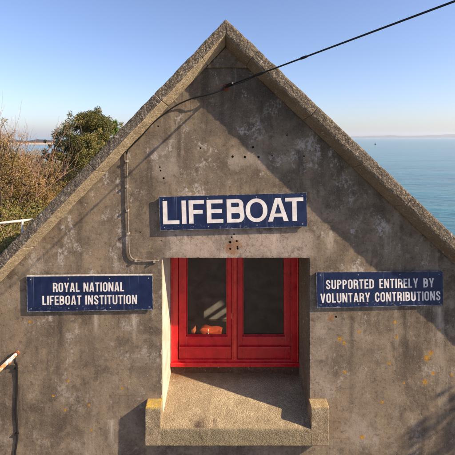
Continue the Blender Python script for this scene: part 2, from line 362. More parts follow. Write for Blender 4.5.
# ------------------------------------------------------------------ rough solid from a profile swept between two end frames
def rough_sweep(mb, ends_fn, prof, L, step=.016, amp=.005, seed=0, rnd=.012, segmat=None, soft=2, caps=(1,1)):
    """prof: closed list of 2-D points (CCW); ends_fn(u, a, b) -> world point (u in 0..1 along, a,b profile coords)"""
    ring=[]; segid=[]; n=len(prof); mb.mi=getattr(mb,'mi',[])
    for i in range(n):
        a=Vector(prof[i]).to_2d(); b=Vector(prof[(i+1)%n]).to_2d(); k=max(2,int((b-a).length/step))
        for j in range(k):
            ring.append(a.lerp(b,j/k)); segid.append(i)
    # soften corners
    for _ in range(soft):
        ring=[(ring[i-1]+ring[i]*2+ring[(i+1)%len(ring)])/4 for i in range(len(ring))]
    m=max(2,int(L/step)); V=[];F=[]; q=len(ring)
    cen=sum(ring,Vector((0,0)))/q
    us=[0,rnd*.35/L]+[rnd/L+(1-2*rnd/L)*i/m for i in range(m+1)]+[1-rnd*.35/L,1]
    for ui,u in enumerate(us):
        sh=1.0
        edge=min(u if caps[0] else 1,1-u if caps[1] else 1)*L
        for r in ring:
            d=(r-cen); dl=max(d.length,1e-6); ins=0
            if edge<rnd: ins=rnd*.55*(1-edge/rnd)**2
            rr=cen+d*max(0,(dl-ins)/dl)
            V.append(ends_fn(u,rr.x,rr.y))
    off=Vector((seed*3.1,seed*1.7,seed*.9))
    W=[]
    for v in V:
        v=Vector(v)
        jj=len(W)%q; am=1.0
        if segmat and segmat[segid[jj]]: am=.5
        d=mn.noise_vector(v*9+off)*amp*1.2+mn.noise_vector(v*28+off)*amp*.75+mn.noise_vector(v*75+off)*amp*.35
        W.append(v+d*am)
    k=len(us)
    for i in range(k-1):
        for j in range(q):
            F.append((i*q+j,i*q+(j+1)%q,(i+1)*q+(j+1)%q,(i+1)*q+j)); mb.mi.append(segmat[segid[j]] if segmat else 0)
    mb.mi+=[0,0]
    F.append(tuple(range(q-1,-1,-1))); F.append(tuple((k-1)*q+j for j in range(q)))
    mb.add(W,F); return mb

# ------------------------------------------------------------------ the building
st=empty('lifeboat_station',(0,0,H-4.3))
tag(st,'weathered concrete boathouse with steep gable and stone coping facing the viewer','building')
PR=.17; ZF=ZW-PR
AP=P(226,18.5,ZF); XA,ZA=AP.x,AP.z
mL,mR=1.045,.949
def ztop(x): return ZA-(mL*(XA-x) if x<XA else mR*(x-XA))
HWL,HWR=-3.05,3.05
GZ=H-4.3
# gable wall with window hole (cut with booleans, evaluated to a plain mesh)
WX0,WX1=(162-CX)/117,(309.5-CX)/117; WZ1=H-(258-HY)/117; WZ0=H-2.56
def cut(obj, cutters):
    tmp=[]
    for c in cutters:
        m=obj.modifiers.new('b','BOOLEAN'); m.operation='DIFFERENCE'; m.object=c; m.solver='EXACT'; tmp.append(c)
    dg=bpy.context.evaluated_depsgraph_get(); dg.update()
    me=bpy.data.meshes.new_from_object(obj.evaluated_get(dg)); obj.modifiers.clear(); old=obj.data; obj.data=me
    for c in tmp: bpy.data.objects.remove(c)
T=.47
off=.07
poly=[(HWL,GZ-.3),(HWR,GZ-.3),(HWR,ztop(HWR)-off*1.4),(XA,ZA-off*1.4),(HWL,ztop(HWL)-off*1.4)]
g=MB().prism(poly,0,T).build('gable_wall',M['wall'],None)
ol=[]
for a,b,nv in (((WX0,WZ0),(WX1,WZ0),(0,-1)),((WX1,WZ0),(WX1,WZ1),(1,0)),((WX1,WZ1),(WX0,WZ1),(0,1)),((WX0,WZ1),(WX0,WZ0),(-1,0))):
    a,b=Vector(a),Vector(b); k=int((b-a).length/.012)
    for j in range(k):
        p=a.lerp(b,j/k); e_=.0022+.0028*mn.noise(Vector((p.x*40,p.y*40,1)))+max(0,mn.noise(Vector((p.x*16,p.y*16,7)))-.32)*.045
        ol.append((p.x+nv[0]*e_,p.y+nv[1]*e_))
cutb=MB().prism(ol,-.2,T+.2); cuts=[cutb.build('cut',M['wall'])]
HOLES=[(253,147,1.25),(232.5,156.4,1.2),(244.8,156.8,1.15),(258.5,156.8,1.1),(272,155.5,.8),(159.7,167,.9),(160.6,170.5,.8),(163.6,178,1.1),(200.4,148,.8),(304,156,.8),(336,316.7,1.2),
       (234,234,.8),(231.7,237,.9),(230,242,1.3),(236.7,241,1.1),(230.2,248.7,1.2),(237.4,246.8,1.0),(237.6,248.6,1.0),(158,126,.9),(287,135,.7),(140,232,.8),(161,240.5,.7),(122,303,.8)]
hb=[]
for i,(px,py,r) in enumerate(HOLES):
    p=P(px,py); n=9; rr=r/117
    b=MB(); b.tube([(p.x,-.03,p.z),(p.x,.035+.01*(i%3),p.z-.004)],rr*1.05,n)
    vv=[Vector(v) for v in b.v]
    b.v=[tuple(v+Vector((mn.noise(v*60+Vector((i,0,0)))*.003,0,mn.noise(v*60+Vector((0,i,9)))*.003))) for v in vv]
    cuts.append(b.build('cut',M['wall']))
cut(g,cuts)
g.parent=st; g.matrix_parent_inverse=Matrix.Translation(-Vector(st.location))
# chipped edges of the recess: small broken arrises
# apex panel with ledge (slightly proud infill under the apex)
zl=P(226,68).z
def xin(z,left): return (XA-(ZA-.19-z)/mL) if left else (XA+(ZA-.19-z)/mR)
pb=MB().prism([(xin(zl,True),zl),(xin(zl,False),zl),(XA,ZA-.19)],-.022,.01); pb.build('apex_panel',M['wall'],st,bevel=.004)
# coping stones
def coping(left, d0, d1, apex, seed, dark):
    m=mL if left else mR; nrm=math.sqrt(1+m*m); sx=-1 if left else 1
    tx,tz=sx/nrm,-m/nrm; ox,oz=sx*m/nrm,1/nrm             # along slope, outward normal
    # profile (n inward negative, y)
    fw,iw=(.086,.132) if left else (.096,.146)
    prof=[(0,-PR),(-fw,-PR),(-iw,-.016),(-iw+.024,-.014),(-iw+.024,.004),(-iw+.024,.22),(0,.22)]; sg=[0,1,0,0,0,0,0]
    L=d1-d0
    def fn(u,a,b):
        dd=d0+(d1-d0)*u
        if apex and u<1:
            z0=ZA+a*1.41; s0=Vector((XA+sx*.0002,z0)); e=Vector((XA+tx*d1+ox*a, ZA+tz*d1+oz*a)); q=s0.lerp(e,u)
            return (q.x,b,q.y)
        return (XA+tx*dd+ox*a, b, ZA+tz*dd+oz*a)
    mb=MB(); 
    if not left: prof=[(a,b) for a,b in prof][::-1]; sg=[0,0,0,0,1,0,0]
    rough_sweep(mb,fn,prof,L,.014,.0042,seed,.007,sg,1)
    # mortar gap is left open between stones
    return mesh_obj('coping_stone',mb.v,mb.f,None,st,mats=[M['coping_dark' if dark else 'coping'],M['coping_lit' if left else 'coping_under']],midx=mb.mi)
def sl(px,left):
    m=mL if left else mR; x=(px-CX)*ZF/FPX; return abs(x-XA)*math.sqrt(1+m*m)
jl=[0,sl(195,1),sl(154,1),sl(87.5,1),sl(12.5,1),sl(-55,1),sl(-120,1),abs(HWL-.1-XA)*math.sqrt(1+mL*mL)]
jr=[0,sl(259,0),sl(319,0),sl(371,0),sl(414,0),sl(470,0),sl(530,0),abs(HWR+.1-XA)*math.sqrt(1+mR*mR)]
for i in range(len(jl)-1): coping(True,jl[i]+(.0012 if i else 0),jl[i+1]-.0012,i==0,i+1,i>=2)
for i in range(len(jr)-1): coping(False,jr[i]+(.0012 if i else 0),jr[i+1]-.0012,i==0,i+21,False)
# mortar bed behind the joints
for left in (True,False):
    m=mL if left else mR; nn=math.sqrt(1+m*m); sx=-1 if left else 1; e=HWL if left else HWR
    a=Vector((XA,ZA-.016*1.41)); b=Vector((e,ztop(e)-.016*nn)); c=Vector((e,ztop(e)-.07*nn)); d=Vector((XA,ZA-.07*1.41))
    MB().prism([(p.x,p.y) for p in ([a,b,c,d] if not left else [a,d,c,b])][::-1],-PR+.006,.2).build('mortar_bed',M['coping_dark'],st)
# roof slopes, side walls, back wall
LEN=6.0
def slope(left):
    m=mL if left else mR; nn=math.sqrt(1+m*m); e=(HWL-.25) if left else (HWR+.25)
    q=[(XA,ZA-.10),(e,ztop(e)-.10),(e,ztop(e)-.125),(XA,ZA-.125)]
    return MB().prism(q if left else q[::-1], .225, LEN+.2).build('roof_slope',M['slate'],None)
rl=slope(True); rr=slope(False)
cs=[]  # unseen roof openings, added so sun patches fall on the board and bags
for (x0,x1,y0,y1) in ((1.88,1.95,1.185,1.285),(1.975,2.035,1.185,1.285),(2.06,2.12,1.185,1.285),(1.84,2.06,.74,.905)):
    cs.append(MB().box((x0,y0,ztop(x1)-.5),(x1,y1,ztop(x0)+.3)).build('cut',M['slate']))
cut(rr,cs)
for o in (rl,rr): o.parent=st; o.matrix_parent_inverse=Matrix.Translation(-Vector(st.location))
MB().box((HWL,T+.002,GZ-.3),(HWL+.3,LEN,ztop(HWL)-.19)).build('side_wall',M['block'],st)
MB().box((HWR-.3,T+.002,GZ-.3),(HWR,LEN,ztop(HWR)-.19)).build('side_wall',M['block'],st)
MB().prism([(HWL,GZ-.3),(HWR,GZ-.3),(HWR,ztop(HWR)-.19),(XA,ZA-.19),(HWL,ztop(HWL)-.19)],LEN+.002,LEN+.25).build('back_wall',M['block'],st)
MB().box((HWL+.3,T+.004,H-3.5),(HWR-.3,LEN,H-3.4)).build('floor',M['floor'],st)
MB().prism([(HWL+.3,H-3.395),(HWR-.3,H-3.395),(HWR-.3,ztop(HWR-.3)-.2),(XA,ZA-.2),(HWL+.3,ztop(HWL+.3)-.2)],2.55,2.6).build('partition',M['interior'],st)

# render lining of the recess jambs/lintel: chipped arris strips
def arris(pts, r, seed):
    mb=MB(); path=[]
    for i in range(len(pts)-1):
        a,b=Vector(pts[i]),Vector(pts[i+1]); k=max(2,int((b-a).length/.02))
        for j in range(k): path.append(a.lerp(b,j/k))
    path.append(Vector(pts[-1]))
    rad=[max(.002,r*(.7+.9*mn.noise(p*17+Vector((seed,0,0))))) for p in path]
    return mb.tube(path,rad,6)
# sill : sloped slab between two raised end blocks
PS=.09
zf=H-(429-HY)/FPX*(ZW-PS); zb=H-(372-HY)/FPX*(ZW+.45); zbot=H-(446.5-HY)/FPX*(ZW-PS); zlug=H-(407-HY)/FPX*(ZW-PS)
sm=MB()
xl0=(145-CX)/FPX*(ZW-PS); xr1=(329-CX)/FPX*(ZW-PS)
rough_sweep(sm,lambda u,a,b:(xl0+.014+(xr1-xl0-.028)*u,a,b),[(-PS,zbot),(.46,zbot-.02),(.46,zb),(-PS,zf)],xr1-xl0,.012,.0026,5,.006,None,1)
sl_o=sm.build('window_sill',M['sill'],st)
xl0=(145-CX)/FPX*(ZW-PS); xr1=(329-CX)/FPX*(ZW-PS)
for (a0,a1,sd,cp_) in ((xl0,WX0+.004,5,(1,0)),(WX1-.004,xr1,5,(0,1))):
    lm=MB(); rough_sweep(lm,lambda u,a,b:(a0+(a1-a0)*u,a,b),[(-PS-.0012,zbot-.0005),(.05,zbot-.0005),(.05,zlug+.004),(-PS-.0012,zlug)],a1-a0,.012,.0026,sd,.008,None,1,cp_)
    lm.build('sill_end',M['sill_end'],st)
# jambs: render lining, left coloured as sunlit and right as shaded, 4 mm proud
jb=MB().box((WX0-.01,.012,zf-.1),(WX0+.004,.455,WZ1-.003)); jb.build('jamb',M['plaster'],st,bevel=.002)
jb=MB().box((WX1-.004,.012,zf-.1),(WX1+.01,.455,WZ1-.003)); jb.build('jamb',M['reveal_shade'],st,bevel=.002)
# strip under the window
ZFR=ZW+.42                                    # frame front plane
def wz(py): return H-(py-HY)*ZFR/FPX
def wx(px): return (px-CX)*ZFR/FPX
fx0,fx1=WX0+.006,WX1-.006; fz0=wz(364.5); fz1=WZ1-.004
MB().box((fx0,.44,zb-.12),(fx1,.468,fz0-.002)).build('apron',M['under'],st)
# window: frame > sashes, panes
Y0=ZFR-ZW
wf=MB()
xm0,xm1=wx(232),wx(237.5); fl=wx(178)-fx0; fb=.045
wf.box((fx0,Y0,fz0),(fx0+fl,Y0+.075,fz1)); wf.box((fx1-fl,Y0,fz0),(fx1,Y0+.075,fz1))
wf.box((fx0+fl,Y0+.001,fz1-.075),(fx1-fl,Y0+.074,fz1)); wf.box((fx0+fl,Y0+.001,fz0+.0),(fx1-fl,Y0+.074,fz0+fb))
wf.box((xm0,Y0+.002,fz0+fb),(xm1,Y0+.073,fz1-.075))
wf.box((fx0-.003,Y0-.022,fz0-.012),(fx1+.003,Y0+.0005,fz0+.024))          # projecting bottom bead
win=wf.build('window',M['redframe'],st,bevel=.0035)
bd_=MB(); xm=(xm0+xm1)/2; bd_.box((xm-.012,Y0-.010,fz0+fb+.004),(xm+.012,Y0+.0015,fz1-.08))
for xa in (fx0+.004,fx1-.016): MB().box((xa,Y0-.007,fz0+.028),(xa+.012,Y0+.0006,fz1-.01)).build('cover_strip',M['redlit'],win,bevel=.004,seg=3)
bd_.build('cover_strip',M['redlit'],win,bevel=.004,seg=3)
def sash(x0,x1,gx0,gx1):
    gz0=wz(337.5); gz1=fz1-.13; z0=fz0+fb+.003; z1=fz1-.078; y=Y0+.012
    b=MB()
    b.box((x0+.003,y,z0),(gx0,y+.05,z1)); b.box((gx1,y,z0),(x1-.003,y+.05,z1))
    b.box((gx0,y+.001,gz1),(gx1,y+.049,z1)); b.box((gx0,y+.001,z0),(gx1,y+.049,gz0))
    # weather bar and glazing beads
    zm=(z0+gz0)/2
    b.box((x0+.012,y-.020,zm-.004),(x1-.012,y+.0005,zm+.020))
    s=b.build('sash',M['red'],win,bevel=.004)
    e=.011
    bb=MB(); bb.box((gx0,y+.016,gz0),(gx0+e,y+.03,gz1)); bb.box((gx1-e,y+.016,gz0),(gx1,y+.03,gz1)); bb.box((gx0+e,y+.017,gz0),(gx1-e,y+.029,gz0+e)); bb.box((gx0+e,y+.017,gz1-e),(gx1-e,y+.029,gz1))
    bb.build('glazing_bead',M['red'],win,bevel=.003)
    p=MB().box((gx0+.002,y+.031,gz0+.002),(gx1-.002,y+.032,gz1-.002)).build('pane',M['glass'],win)
sash(fx0+fl,xm0,wx(186),wx(227.5)); sash(xm1,fx1-fl,wx(242.5),wx(285.5))

# ------------------------------------------------------------------ lettering (own outlines, drawn here)
def arc(cx,cz,rx,rz,a0,a1,n=10): return [(cx+rx*math.cos(math.radians(a0+(a1-a0)*i/n)),cz+rz*math.sin(math.radians(a0+(a1-a0)*i/n))) for i in range(n+1)]
def stroke(c,t,tv=None):
    c=[Vector(p) for p in c]; L=[];Rr=[]
    for i,p in enumerate(c):
        d=(c[min(i+1,len(c)-1)]-c[max(i-1,0)]).normalized(); n=Vector((-d.y,d.x)); L.append(p+n*t/2); Rr.append(p-n*t/2)
    return [tuple(p) for p in L+Rr[::-1]]
def rrect(x0,z0,x1,z1,r): 
    r=min(r,(x1-x0)/2-1e-4,(z1-z0)/2-1e-4)
    return arc(x1-r,z1-r,r,r,0,90,7)+arc(x0+r,z1-r,r,r,90,180,7)+arc(x0+r,z0+r,r,r,180,270,7)+arc(x1-r,z0+r,r,r,270,360,7)
def glyph(ch,W,t,h):           # unit height; t stem, h horizontal thickness; returns list of outlines (outer + holes)
    rc=.0 
    if ch=='I': return [[(0,0),(t,0),(t,1),(0,1)]]
    if ch=='L': return [[(0,0),(W,0),(W,h),(t,h),(t,1),(0,1)]]
    if ch=='F': return [[(0,0),(t,0),(t,.42),(W*.9,.42),(W*.9,.42+h),(t,.42+h),(t,1-h),(W,1-h),(W,1),(0,1)]]
    if ch=='E': return [[(0,0),(W,0),(W,h),(t,h),(t,.5-h*.45),(W*.93,.5-h*.45),(W*.93,.5+h*.55),(t,.5+h*.55),(t,1-h),(W*.98,1-h),(W*.98,1),(0,1)]]
    if ch=='T': return [[(W/2-t/2,0),(W/2+t/2,0),(W/2+t/2,1-h),(W,1-h),(W,1),(0,1),(0,1-h),(W/2-t/2,1-h)]]
    if ch=='O':
        return [rrect(0,-.01,W,1.01,min(.5,W*.5)), rrect(t,h*.95,W-t,1-h*.95,min(.5,W*.5)-t*.8)]
    if ch=='D':
        r=min(.46,W*.6)
        return [[(0,0)]+arc(W-r,r,r,r,270,360)+arc(W-r,1-r,r,r,0,90)+[(0,1)], [(t,h)]+arc(W-r,r,r-t,r-h,270,360)+arc(W-r,1-r,r-t,r-h,0,90)+[(t,1-h)]]
    if ch=='B':
        r=.265; r2=.245; W2=W*.95
        return [[(0,0)]+arc(W-r,r+.01,r,r+.01,270,372,8)+arc(W2-r2,1-r2,r2,r2,-18,90,8)+[(0,1)],
                [(t,h*.95)]+arc(W-r,r+.01,r-t*.95,(r+.01)-h*.95,270,450,8)+[(t,2*r+.02-h*.95)],
                [(t,1-2*r2+h*.95)]+arc(W2-r2,1-r2,r2-t*.95,r2-h*.95,270,450,8)+[(t,1-h*.95)]]
    if ch in 'PR':
        r=.28; zc=1-r
        o=[(0,0),(t,0),(t,1-2*r)]
        if ch=='P': o+=arc(W-r,zc,r,r,270,450,10)+[(0,1)]
        else: o=[(0,0),(t,0),(t,.40),(W-t*1.35,.40),(W-t*1.06,.30),(W-t*1.02,0),(W+.02,0),(W-t*.02,.33),(W-t*.30,.46)]+arc(W-r,zc,r,r,-38,90,9)+[(0,1)]
        return [o,[(t,1-2*r+h*.92)]+arc(W-r,zc,r-t*.95,r-h*.92,270,450,8)+[(t,1-h*.92)]]
    if ch=='A': 
        a=t*1.06; zc0,zc1=.20,.20+h*.85
        def xi(z): return a+ (W/2-a*.5-a*.52)*z/(1-.0)*1.0   # inner left leg
        zi=.80
        return [[(0,0),(a,0),(a+(W*.5-a)*zc0/zi*.86,zc0),(W-a-(W*.5-a)*zc0/zi*.86,zc0),(W-a,0),(W,0),(W/2+a*.58,1),(W/2-a*.58,1)],
                [(a+(W*.5-a)*zc1/zi*.86,zc1),(W/2,zi),(W-a-(W*.5-a)*zc1/zi*.86,zc1)]]
    if ch=='V': 
        a=t*1.05
        return [[(W/2-a*.52,0),(W/2+a*.52,0),(W,1),(W-a,1),(W/2,.24),(a,1),(0,1)]]
    if ch=='Y':
        a=t*1.08
        return [[(W/2-t/2,0),(W/2+t/2,0),(W/2+t/2,.40),(W,1),(W-a,1),(W/2,.60),(a,1),(0,1),(W/2-t/2,.40)]]
    if ch=='N': return [[(0,0),(t*.95,0),(t*.95,.60),(W-t*1.02,0),(W,0),(W,1),(W-t*.95,1),(W-t*.95,.40),(t*1.02,1),(0,1)]]
    if ch=='U':
        r=W/2
        return [[(0,1)]+arc(r,r*.98,r,r*.98+.01,180,360,14)+[(W,1),(W-t,1)]+arc(r,r*.98,r-t,r*.98-h,360,180,12)+[(t,1)]]
    if ch=='C':
        rx=W/2-t/2; rz=.30
        c=[(W-t/2,.34)]+arc(W/2,h/2+rz-.01,rx,rz,0,-180,12)+arc(W/2,1-h/2-rz+.01,rx,rz,180,0,12)+[(W-t/2,.66)]
        return [stroke(c,(t+h)/2)]
    if ch=='S':
        rx=W/2-t/2; k=(t+h)/2
        c=[(t/2,.30)]+arc(W/2,h/2+.235,rx,.245,180,360,10)[0:9]+[(W-t/2,.27),(W-t/2-.03,.37),(W*.5,.50),(t/2+.03,.63),(t/2,.73)]+arc(W/2,1-h/2-.235,rx,.245,180,0,10)[1:]+[(W-t/2,.70)]
        return [stroke(c,k)]
    return []
def lettering(text, x0, z0, width, height, y, tilt, parent, widths, t, h, gap, space, name='lettering'):
    cur=bpy.data.curves.new('lettering','CURVE'); cur.dimensions='2D'; cur.fill_mode='BOTH'; cur.extrude=.0004
    pen=0; outs=[]
    prev=''
    for ch in text:
        if len(text)<9 and prev+ch in ('OA','AT'): pen-= .09 if prev=='O' else .24
        if len(text)<9 and prev+ch=='EB': pen+=.05
        if len(text)<9 and prev+ch=='BO': pen-=.06
        prev=ch
        if ch==' ': pen+=space; continue
        W=widths.get(ch,widths['*'])
        for k,o in enumerate(glyph(ch,W,t,h)): outs.append([(pen+a,b) for a,b in o])
        pen+= (t if ch=='I' else W)+gap
    pen-=gap; sx=width/pen; sy=height
    jr=random.Random(3)
    for o in outs:
        s=cur.splines.new('POLY'); s.points.add(len(o)-1); s.use_cyclic_u=True
        for i,(a,b) in enumerate(o): s.points[i].co=(a*sx,b*sy,0,1)
    ob=bpy.data.objects.new('tmp',cur); COL.objects.link(ob)
    dg=bpy.context.evaluated_depsgraph_get(); dg.update()
    me=bpy.data.meshes.new_from_object(ob.evaluated_get(dg)); bpy.data.objects.remove(ob)
    ca,sa=math.cos(tilt),math.sin(tilt)
    me.transform(Matrix(((ca,-sa,0,x0),(0,0,-1,y),(sa,ca,0,z0),(0,0,0,1))))
    return me
def sign(name, px0,py0,px1,py1,px2,py2,px3,py3, lines, depth, label, rimtop):
    """corners TL TR BR BL on the sign's front plane"""
    Zs=ZW-depth
    TL,TR,BR,BL=[P(a,b,Zs) for a,b in ((px0,py0),(px1,py1),(px2,py2),(px3,py3))]
    s=empty(name,(TL+BR)/2); tag(s,label,'sign','blue enamel signs on the gable')
    y=-depth
    pv=[(p.x,p.z) for p in (BL,BR,TR,TL)]
    if len(lines)==1:
        for u0,u1 in ((0,.4655),(.4685,1)):
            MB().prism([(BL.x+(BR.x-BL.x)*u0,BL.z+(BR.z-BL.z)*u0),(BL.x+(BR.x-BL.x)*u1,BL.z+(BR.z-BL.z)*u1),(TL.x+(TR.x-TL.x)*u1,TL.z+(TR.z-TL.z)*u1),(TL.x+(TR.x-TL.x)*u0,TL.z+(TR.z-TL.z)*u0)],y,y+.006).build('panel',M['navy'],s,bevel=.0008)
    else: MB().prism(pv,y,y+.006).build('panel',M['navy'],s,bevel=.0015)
    # shallow box tray behind the face
    c=(TL+BR)/2
    MB().prism([((x-c.x)*.985+c.x,(z-c.z)*.95+c.z) for x,z in pv],y+.0065,.004).build('backing_frame',M['rim'],s)
    if rimtop:
        d=(TR-TL).normalized(); up=Vector((0,0,1))
        MB().prism([(TL.x,TL.z+.001),(TR.x,TR.z+.001),(TR.x,TR.z+.0095),(TL.x,TL.z+.0095)],y-.004,y+.012).build('rim',M['rim'],s)
    inv=Matrix.Translation(-Vector(s.location))
    parts=None; bm=bmesh.new()
    for (txt,a,b,cx_,d_,hh,wd,tt,h2,gap,spc) in lines:     # left px,py (baseline) right px,py, cap height px
        A=P(a,b,Zs); B=P(cx_,d_,Zs); tilt=math.atan2(B.z-A.z,B.x-A.x)
        me=lettering(txt,A.x,A.z,(B-A).length,hh*Zs/FPX,y-.0007,tilt,s,wd,tt,h2,gap,spc)
        me.transform(inv); bm.from_mesh(me); bpy.data.meshes.remove(me)
    me=bpy.data.meshes.new('lettering'); bm.to_mesh(me); bm.free(); me.materials.append(M['letter'])
    o=bpy.data.objects.new('lettering',me); link(o,s)
    # thin worn metal edging
    e=MB(); w_=.0028
    for a,b in ((BL,BR),(TL,TR),(BL,TL),(BR,TR)):
        dd=(b-a).normalized(); nn_=Vector((-dd.z,0,dd.x))*w_*.5; q=[a+nn_,a-nn_,b-nn_,b+nn_]
        e.prism([(k.x,k.z) for k in q][::1],y-.0016,y+.004)
    e.build('edging',M['edging'],s)
    # screws
    for u in (.03,.33,.66,.97):
        for v in (.08,.92):
            q=TL.lerp(TR,u).lerp(BL.lerp(BR,u),v)
            MB().tube([(q.x,y-.0015,q.z),(q.x,y+.002,q.z)],.0050,8).build('screw',M['screw'],s)
    return s
WB={'L':.72,'I':.22,'F':.68,'E':.72,'B':.78,'O':.96,'A':.90,'T':.80,'*':.7}
sign('name_sign',159,196.8,306.5,192.8,307,226.5,160.3,230.5,
     [('LIFEBOAT',163.2,224.3,303.8,220.6,23.2,WB,.198,.155,.115,.3)],.032,'wide navy sign reading LIFEBOAT in big white capitals above the red window',False)
WC={'*':.46,'I':.19,'A':.50,'O':.47,'Y':.50,'T':.43,'L':.38,'F':.39,'E':.39,'V':.50,'S':.45,'C':.46,'N':.50,'U':.47,'R':.47,'B':.47,'P':.45,'D':.47}
sign('charity_sign',26.8,276.6,152.2,275.4,153,309.6,27.4,311.8,
     [('ROYAL NATIONAL',53,291.9,124,291.2,9.0,WC,.15,.135,.105,.30),('LIFEBOAT INSTITUTION',42.5,304.9,137,303.9,9.0,WC,.15,.135,.105,.30)],.024,
     'navy sign reading ROYAL NATIONAL LIFEBOAT INSTITUTION left of the window',True)
sign('support_sign',316.4,272.2,442.8,271.6,443,304.8,317.2,307.9,
     [('SUPPORTED ENTIRELY BY',326,289.2,434,287.2,9.1,WC,.15,.135,.105,.44),('VOLUNTARY CONTRIBUTIONS',320.5,302.8,440.5,300.2,9.1,WC,.15,.135,.105,.40)],.024,
     'navy sign reading SUPPORTED ENTIRELY BY VOLUNTARY CONTRIBUTIONS right of the window',False)

# ------------------------------------------------------------------ pipework, wire and cables on the wall
cp=empty('conduit_pipe',P(129,258)); tag(cp,'thin grey conduit running down the wall and bending towards the window corner','pipe')
yp=-.016
def wp(px,py,y): p=P(px,py,ZW+y); return p
path=[wp(126.6,150,yp),wp(127.2,170,yp),wp(127.6,200,yp),wp(128.2,225,yp),wp(128.8,246,yp)]
bend=[wp(129.2,252,yp),wp(130.6,256.5,yp),wp(134,259.3,yp)]
MB().tube(smooth_path(path+bend+[wp(140,260.2,yp),wp(150,260.6,yp),wp(159,260.9,yp)],6),  .0062,10).build('pipe',M['pipe'],cp,smooth=True)
for (px,py) in ((127.4,161),(127.3,186),(128.1,210),(128.6,233),(136.5,259.8),(155,260.7)):
    a=wp(px,py,0)
    vert=py<255
    q=MB(); w=.009
    if vert: q.box((a.x-w,-.030,a.z-.008),(a.x+w,-.0285,a.z+.008)); q.box((a.x-w-.006,-.004,a.z-.005),(a.x-w+.002,.001,a.z+.008)); q.box((a.x+w-.002,-.0295,a.z-.0078),(a.x+w,.001,a.z+.0078)); q.box((a.x-w,-.0295,a.z-.0078),(a.x-w+.002,-.003,a.z+.0078))
    else: q.box((a.x-.008,-.030,a.z-w),(a.x+.008,-.0285,a.z+w)); q.box((a.x-.0078,-.0295,a.z+w-.002),(a.x+.0078,.001,a.z+w)); q.box((a.x-.0078,-.0295,a.z-w),(a.x+.0078,.001,a.z-w+.002))
    q.build('clip',M['clip'],cp)
# wire anchor : rusty eye bolt with porcelain-like insulator
an=empty('wire_anchor',P(226,86)); tag(an,'small rusty eye bolt holding the overhead wire near the gable top','bracket')
YA=-.065; A0=P(226,86.5,ZW+YA)
MB().tube([(A0.x+.004,.02,A0.z-.006),(A0.x+.002,YA+.01,A0.z-.002)],.007,8).build('bolt',M['rust'],an)
MB().tube([A0+Vector((.0+.02*math.cos(a),.0,.02*math.sin(a))) for a in [i*math.pi/6 for i in range(13)]],.0055,6,cap=False).build('eye',M['rust'],an)
MB().tube([(A0.x-.002,-.001,A0.z-.006),(A0.x-.002,-.012,A0.z-.006)],.026,12).build('plate',M['rust'],an)
MB().tube([A0+Vector((.008,-.004,.003)),A0+Vector((.03,-.02,.010)),A0+Vector((.055,-.05,.019))],[.012,.017,.010],8).build('insulator',M['black'],an)
# overhead wire to the far pole
ux,uo,uz=1,.99,.229
def wire_pt(t,sag=0): return A0+Vector((t*ux,-t*uo,t*uz))
wpts=[wire_pt(t*.12)-Vector((0,0,0)) for t in range(1,10)]+[wire_pt(1.2+k*.8)+Vector((0,0,.004*k*k)) for k in range(0,22)]
ow=MB(); ow.tube([A0+Vector((.02,0,.004))]+wpts,.0060,8)
for sg_ in (-1,):
    ow.tube(smooth_path([wire_pt(.0)+Vector((.0,0,sg_*.006)),wire_pt(.06)+Vector((0,0,sg_*.013)),wire_pt(.16)+Vector((0,0,sg_*.014)),wire_pt(.235)+Vector((0,0,sg_*.006)),wire_pt(.27)],5),.0030,6)
ow.tube([wire_pt(.215),wire_pt(.235),wire_pt(.27),wire_pt(.30)],[.006,.012,.012,.006],8)
for t0,l in ((.535,.045),):
    ow.tube([wire_pt(t0-l/2),wire_pt(t0-l/4),wire_pt(t0+l/4),wire_pt(t0+l/2)],[.006,.0098,.0098,.006],8)
tag(ow.build('overhead_wire',M['black'],None,smooth=True),'taut black overhead wire running from the gable up across the blue sky','wire')
# loose black cable from anchor to the coping and down to the conduit
lp=[A0+Vector((.0,.0,0)),wp(218,91.5,-.075),wp(206,95.2,-.07),wp(193,98.2,-.05),wp(178,104.5,-.035),wp(166,112.5,-.028),wp(153,123,-.024),wp(141.5,136,-.02),wp(131.5,146,-.02),wp(127.4,150.5,-.018),wp(126.7,155,-.016)]
lc=MB().tube(smooth_path(lp,7),.0062,8)
tag(lc.build('loose_cable',M['black'],None,smooth=True),'loose black cable drooping from the eye bolt along the left coping','cable')
# lower left : flaking stub pipe, black cable
b0=P(17.5,352.5); 
pt=empty('stub_pipe',(b0.x,0,b0.z)); tag(pt,'short rust and white flaking pipe sticking out of the wall at left','pipe')
def out(dist,dx=0,dz=0): return Vector((b0.x+dx,-dist,b0.z+dz))
MB().tube([out(-.02),out(.06),out(.14,-.004,.002),out(.24,-.008,.003),out(.42,-.012,.003)],.016,12).build('pipe',M['flaky'],pt,smooth=True)
MB().tube([out(.012),out(.03)],.024,10).build('collar',M['rust'],pt,bevel=.003)
MB().tube([out(.10),out(.13)],.0205,10).build('coupling',M['flaky'],pt,bevel=.003)
kb=[P(14.5,357,ZW-.03),P(15.0,362,ZW-.035),wp(16.6,366,-.014),wp(16.9,380,-.006),wp(16.6,395,-.006),wp(15.9,410,-.006),wp(17.0,425,-.006),wp(17.3,435,-.006),wp(16.2,446,-.006),wp(14.8,460,-.006),wp(14.6,520,-.006),wp(14.6,600,-.006)]
bc=empty('black_cable',wp(16,400,0)); tag(bc,'thick black cable hanging down the wall below the flaking pipe','cable')
MB().tube(smooth_path(kb,6),  .0085,8).build('cable',M['black'],bc,smooth=True)
for (px,py) in ((16.6,368),(17.3,433)):
    a=wp(px,py,0); MB().box((a.x-.016,-.021,a.z-.006),(a.x+.016,.001,a.z+.006)).build('clip',M['black'],bc,bevel=.003)

